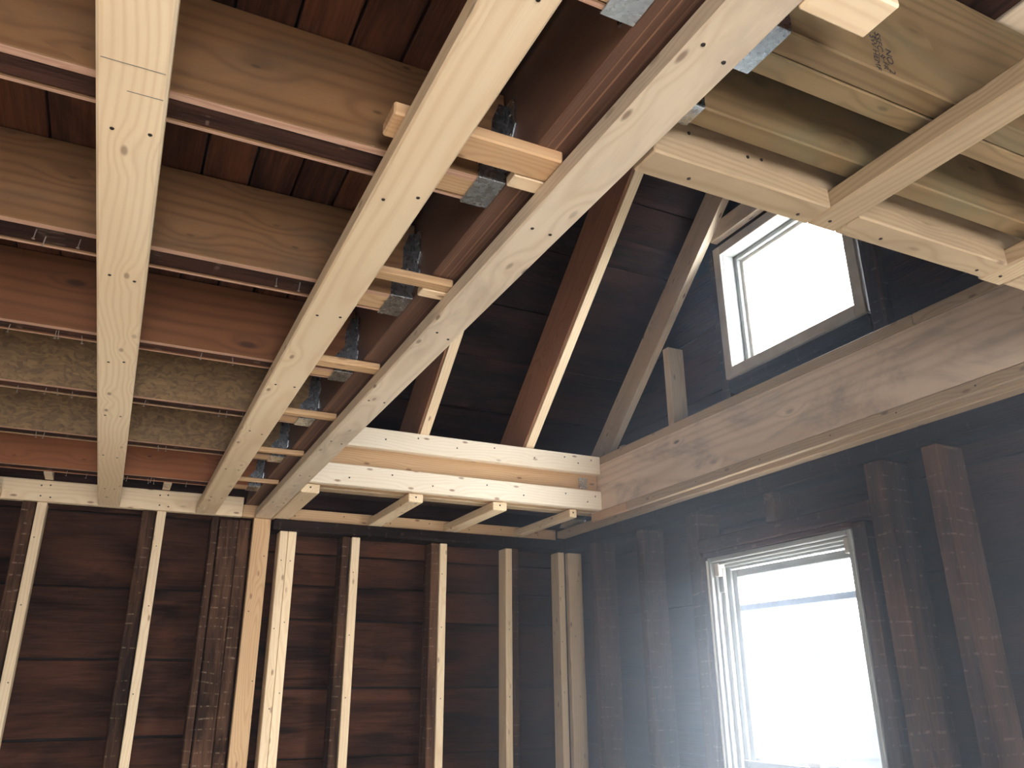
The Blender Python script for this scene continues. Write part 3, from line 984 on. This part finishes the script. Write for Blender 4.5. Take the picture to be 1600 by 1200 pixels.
o = beam('tie_plate', (2.63, 2.69), (4.405, 4.4125), (1.195, 1.268), 'galv', axis=2, c=0.0006)
tag(o, 'small grey steel tie at right end of recessed header board', 'bracket')
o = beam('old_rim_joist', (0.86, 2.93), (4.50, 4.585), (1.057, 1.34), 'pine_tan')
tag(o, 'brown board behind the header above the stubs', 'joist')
o = beam('old_rim_joist', (0.86, 2.93), (4.62, 4.72), (1.06, 1.30), 'old_plate')
tag(o, 'dark scuffed old rim joist behind header above the stubs', 'joist')

# ------------------------------------------------------------------ gable beam
gb = beam('gable_beam', (2.770, 2.868), (-2.2, 4.50), (1.056, 1.360), 'glulam', axis=1)
tag(gb, 'big stained timber beam along the gable below the small window', 'beam')
for (a, b), lab in (((-2.2, 1.948), 'near length of pale cap strip on gable beam'), ((1.950, 4.50), 'far length of pale cap strip on gable beam')):
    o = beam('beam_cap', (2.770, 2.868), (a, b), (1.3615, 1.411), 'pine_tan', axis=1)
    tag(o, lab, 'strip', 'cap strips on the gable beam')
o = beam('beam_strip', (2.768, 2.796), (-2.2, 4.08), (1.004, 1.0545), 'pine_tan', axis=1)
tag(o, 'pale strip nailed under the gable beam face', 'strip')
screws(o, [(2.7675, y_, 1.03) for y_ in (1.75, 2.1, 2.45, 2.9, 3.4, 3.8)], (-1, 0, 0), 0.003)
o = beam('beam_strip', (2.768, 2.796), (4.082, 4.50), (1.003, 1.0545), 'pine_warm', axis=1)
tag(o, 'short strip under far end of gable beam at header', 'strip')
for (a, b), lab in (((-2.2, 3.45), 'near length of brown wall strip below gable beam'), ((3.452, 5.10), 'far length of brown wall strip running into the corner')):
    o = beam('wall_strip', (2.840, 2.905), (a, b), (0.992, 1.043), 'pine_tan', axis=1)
    tag(o, lab, 'strip', 'wall strips below the gable beam')

# ------------------------------------------------------------------ rafters
def rafter_line(x0, x1, y_lo, y_hi, c_top, c_bot, mat, name, parent=None, seat=None):
    """sloped timber whose top edge follows z = c_top - KR*y and bottom edge z = c_bot - KR*y; seat = level cut at its foot"""
    if seat is None:
        c = (c_top + c_bot) / 2
        xm = (x0 + x1) / 2
        return board(name, (xm, y_lo, c - KR * y_lo), (xm, y_hi, c - KR * y_hi), x1 - x0, (c_top - c_bot) * CO, (0, SI, CO), mat, parent)
    yb, yt = (c_bot - seat) / KR, (c_top - seat) / KR
    pts = [W(x0, yb, seat), W(x0, y_hi, c_bot - KR * y_hi), W(x0, y_hi, c_top - KR * y_hi), W(x0, yt, seat)]
    return poly_prism(name, pts, (1, 0, 0), (x1 - x0) * U, mat, parent)
G_R = 'rafters of the open roof'
for x0, cb, ylo, lab in ((1.505, 5.30, 4.70, 'short-looking reddish rafter with pale edge behind the long plank'), (2.222, 5.32, 4.70, 'reddish rafter with pale edge in middle of open roof')):
    root = empty('rafter', W(x0 + .025, 4.6, CR - KR * 4.6))
    PM[root.name] = Matrix.Translation(W(x0 + .025, 4.6, CR - KR * 4.6))
    tag(root, lab, 'rafter', G_R)
    rafter_line(x0, x0 + 0.050, ylo, 1.75, CR - 0.004, cb + 0.028, 'fir_red', 'rafter_body', root, 1.412)
    rafter_line(x0 + 0.010, x0 + 0.066, ylo, 1.75, cb + 0.026, cb, 'pine', 'edge_strip', root, 1.412)
o = rafter_line(2.945, 2.995, 4.98, 1.75, CR - 0.004, 5.52, 'pine_grey', 'gable_rafter', None, 1.10)
tag(o, 'greyish end rafter leaning against the gable beside small window', 'rafter', G_R)
for x0, lab in ((-0.452, 'rafter tail showing in dark gap above plate at far left'), (0.172, 'rafter tail showing in dark gap above plate, second from left')):
    o = rafter_line(x0, x0 + 0.042, 5.22, 4.87, CR - 0.004, 5.62, 'pine_grey', 'rafter_tail', None, 1.1245)
    tag(o, lab, 'rafter', 'rafter tails in the dark gap')

# gable studs and nailers
def gable_stud(label, x, y, z0, mat, name='gable_stud'):
    zt = ztop(y[1]) - 0.25
    o = beam(name, x, y, (z0, zt), mat, axis=2)
    return tag(o, label, 'stud', 'studs of the gable above the beam')
gable_stud('pale gable stud left of the small window', (3.0, 3.12), (3.846, 3.904), 1.30, 'pine_grey')
gable_stud('short pale gable stud beside foot of the end rafter', (3.0, 3.12), (4.418, 4.474), 1.30, 'pine_grey')
o = beam('gable_stud', (3.062, 3.122), (3.378, 3.45), (1.10, 2.53), 'old_stud', axis=2)
tag(o, 'dark old stud along left side of the small window', 'stud', 'studs of the gable above the beam')
o = beam('gable_stud', (3.062, 3.122), (2.28, 2.362), (1.10, 3.6), 'old_stud', axis=2)
tag(o, 'dark old stud along right side of the small window', 'stud', 'studs of the gable above the beam')
o = beam('gable_sill', (3.05, 3.122), (2.365, 3.375), (1.58, 1.655), 'old_plate', axis=1)
tag(o, 'dark old sill board under the small window', 'sill')
o = beam('gable_nailer', (3.0, 3.05), (2.30, 3.345), (2.548, 2.66), 'pine_grey', axis=1)
tag(o, 'greyish nailer over the small window meeting the end rafter', 'header')

# ------------------------------------------------------------------ town on the far hillside
gm = bpy.data.meshes.new('hillside')
gv, gf = [], []
N = 24
for i in range(N + 1):
    for j in range(N + 1):
        r = 18 + 240 * i / N
        a = math.radians(-35 + 160 * j / N)
        gx, gy = r * math.cos(a), r * math.sin(a)
        gz = -16 + 0.14 * max(0, r - 40) + random.uniform(-0.6, 0.6)
        gv.append((gx, gy, gz))
for i in range(N):
    for j in range(N):
        k0 = i * (N + 1) + j
        gf.append([k0, k0 + N + 1, k0 + N + 2, k0 + 1])
gm.from_pydata(gv, [], gf)
gm.update()
hill = link('hillside', gm, M['ground'])
tag(hill, 'pale hillside outside the lower window', kind='structure')

def house(label, r, deg, w, d, h, rot):
    a = math.radians(deg)
    gz = -16 + 0.14 * max(0, r - 40) - 0.5
    loc = Vector((r * math.cos(a), r * math.sin(a), gz))
    root = empty('house', loc)
    Rz = Matrix.Rotation(math.radians(rot), 3, 'Z')
    PM[root.name] = Matrix.Translation(loc)
    tag(root, label, 'house', 'houses on the far hillside')
    def part(name, dims, off, mat):
        me = cham_mesh(name, *dims, c=0.01)
        o = link(name, me, M[mat])
        return place(o, loc + Rz @ Vector(off), Rz, root)
    part('house_wall', (w, d, h), (0, 0, h / 2), 'house')
    V = [(-w / 2 - .4, -d / 2 - .4, 0), (w / 2 + .4, -d / 2 - .4, 0), (w / 2 + .4, d / 2 + .4, 0), (-w / 2 - .4, d / 2 + .4, 0), (-w / 2 - .4, 0, d * 0.4), (w / 2 + .4, 0, d * 0.4)]
    me = bpy.data.meshes.new('house_roof')
    me.from_pydata(V, [], [[3, 2, 1, 0], [0, 1, 5, 4], [2, 3, 4, 5], [1, 2, 5], [3, 0, 4]])
    me.update()
    ro = link('house_roof', me, M['houseroof'])
    place(ro, loc + Vector((0, 0, h)), Rz, root)
    for sx in (-0.28, 0.05, 0.32):
        for side in (-1, 1):
            part('house_window', (w * 0.13, 0.15, h * 0.3), (w * sx, side * d / 2, h * 0.55), 'housewin')
house('pale house nearest below on the hillside with small dormered roof', 46, 45.6, 8, 7, 5, 30)
house('house with dark windows in middle of the hillside', 92, 47.3, 9, 8, 9, 55)
house('low wide house left on the hillside', 64, 50.2, 10, 7, 4, 40)
house('house high on the hillside below skyline', 150, 46.6, 12, 9, 7, 20)
house('house at right side of hillside', 84, 42.0, 9, 8, 6, 65)
house('small house far up left on hillside', 170, 49.5, 10, 9, 7, 35)
def bush(label, r, deg, s):
    a = math.radians(deg)
    bm = bmesh.new()
    bmesh.ops.create_icosphere(bm, subdivisions=2, radius=s)
    for v in bm.verts:
        v.co *= random.uniform(0.75, 1.15)
    me = bpy.data.meshes.new('tree')
    bm.to_mesh(me)
    bm.free()
    o = link('tree', me, M['leaf'])
    o.location = (r * math.cos(a), r * math.sin(a), -16 + 0.14 * max(0, r - 40) + s * 0.5)
    tag(o, label, 'tree', 'trees on the far hillside')
bush('round tree beside nearest house on hillside', 56, 43.9, 2.6)
bush('round tree in middle of hillside', 100, 49.2, 3.2)
bush('round tree on hillside skyline', 190, 47.4, 4.0)

# ------------------------------------------------------------------ added volume imitating lens glare from the windows
VEIL = 0.36
def veil():
    b = NB('glare_scatter')
    b.t.nodes.remove(b.b)
    vsn = b.n('ShaderNodeVolumeScatter')
    vsn.inputs['Color'].default_value = (0.74, 0.84, 1.0, 1)
    geo = b.n('ShaderNodeNewGeometry')
    sp = b.n('ShaderNodeSeparateXYZ')
    b.l(geo.outputs['Position'], sp.inputs[0])
    # added glare is kept low: density falls off above the ceiling line
    zf = b.ramp(sp.outputs[2], (EYE + 0.9 * U, EYE + 1.5 * U, VEIL, VEIL * 0.12))
    xf = b.ramp(sp.outputs[0], (1.6 * U, 3.2 * U, 0.02, 1.0))       # thickest at the right, to put the glare round the windows
    b.l(b.math('MULTIPLY', zf, xf), vsn.inputs['Density'])
    vsn.inputs['Anisotropy'].default_value = 0.2
    b.l(vsn.outputs[0], b.out.inputs['Volume'])
    M['veil'] = b.m
    o = joined('glare_veil', [((LEFT_X + 0.01, 3.28), (REAR_Y + 0.01, 5.50), (FLOOR + 0.005, 4.2))], 'veil')
    tag(o, 'added lens-glare haze hanging in the air of the room', 'veil', kind='stuff')
veil()
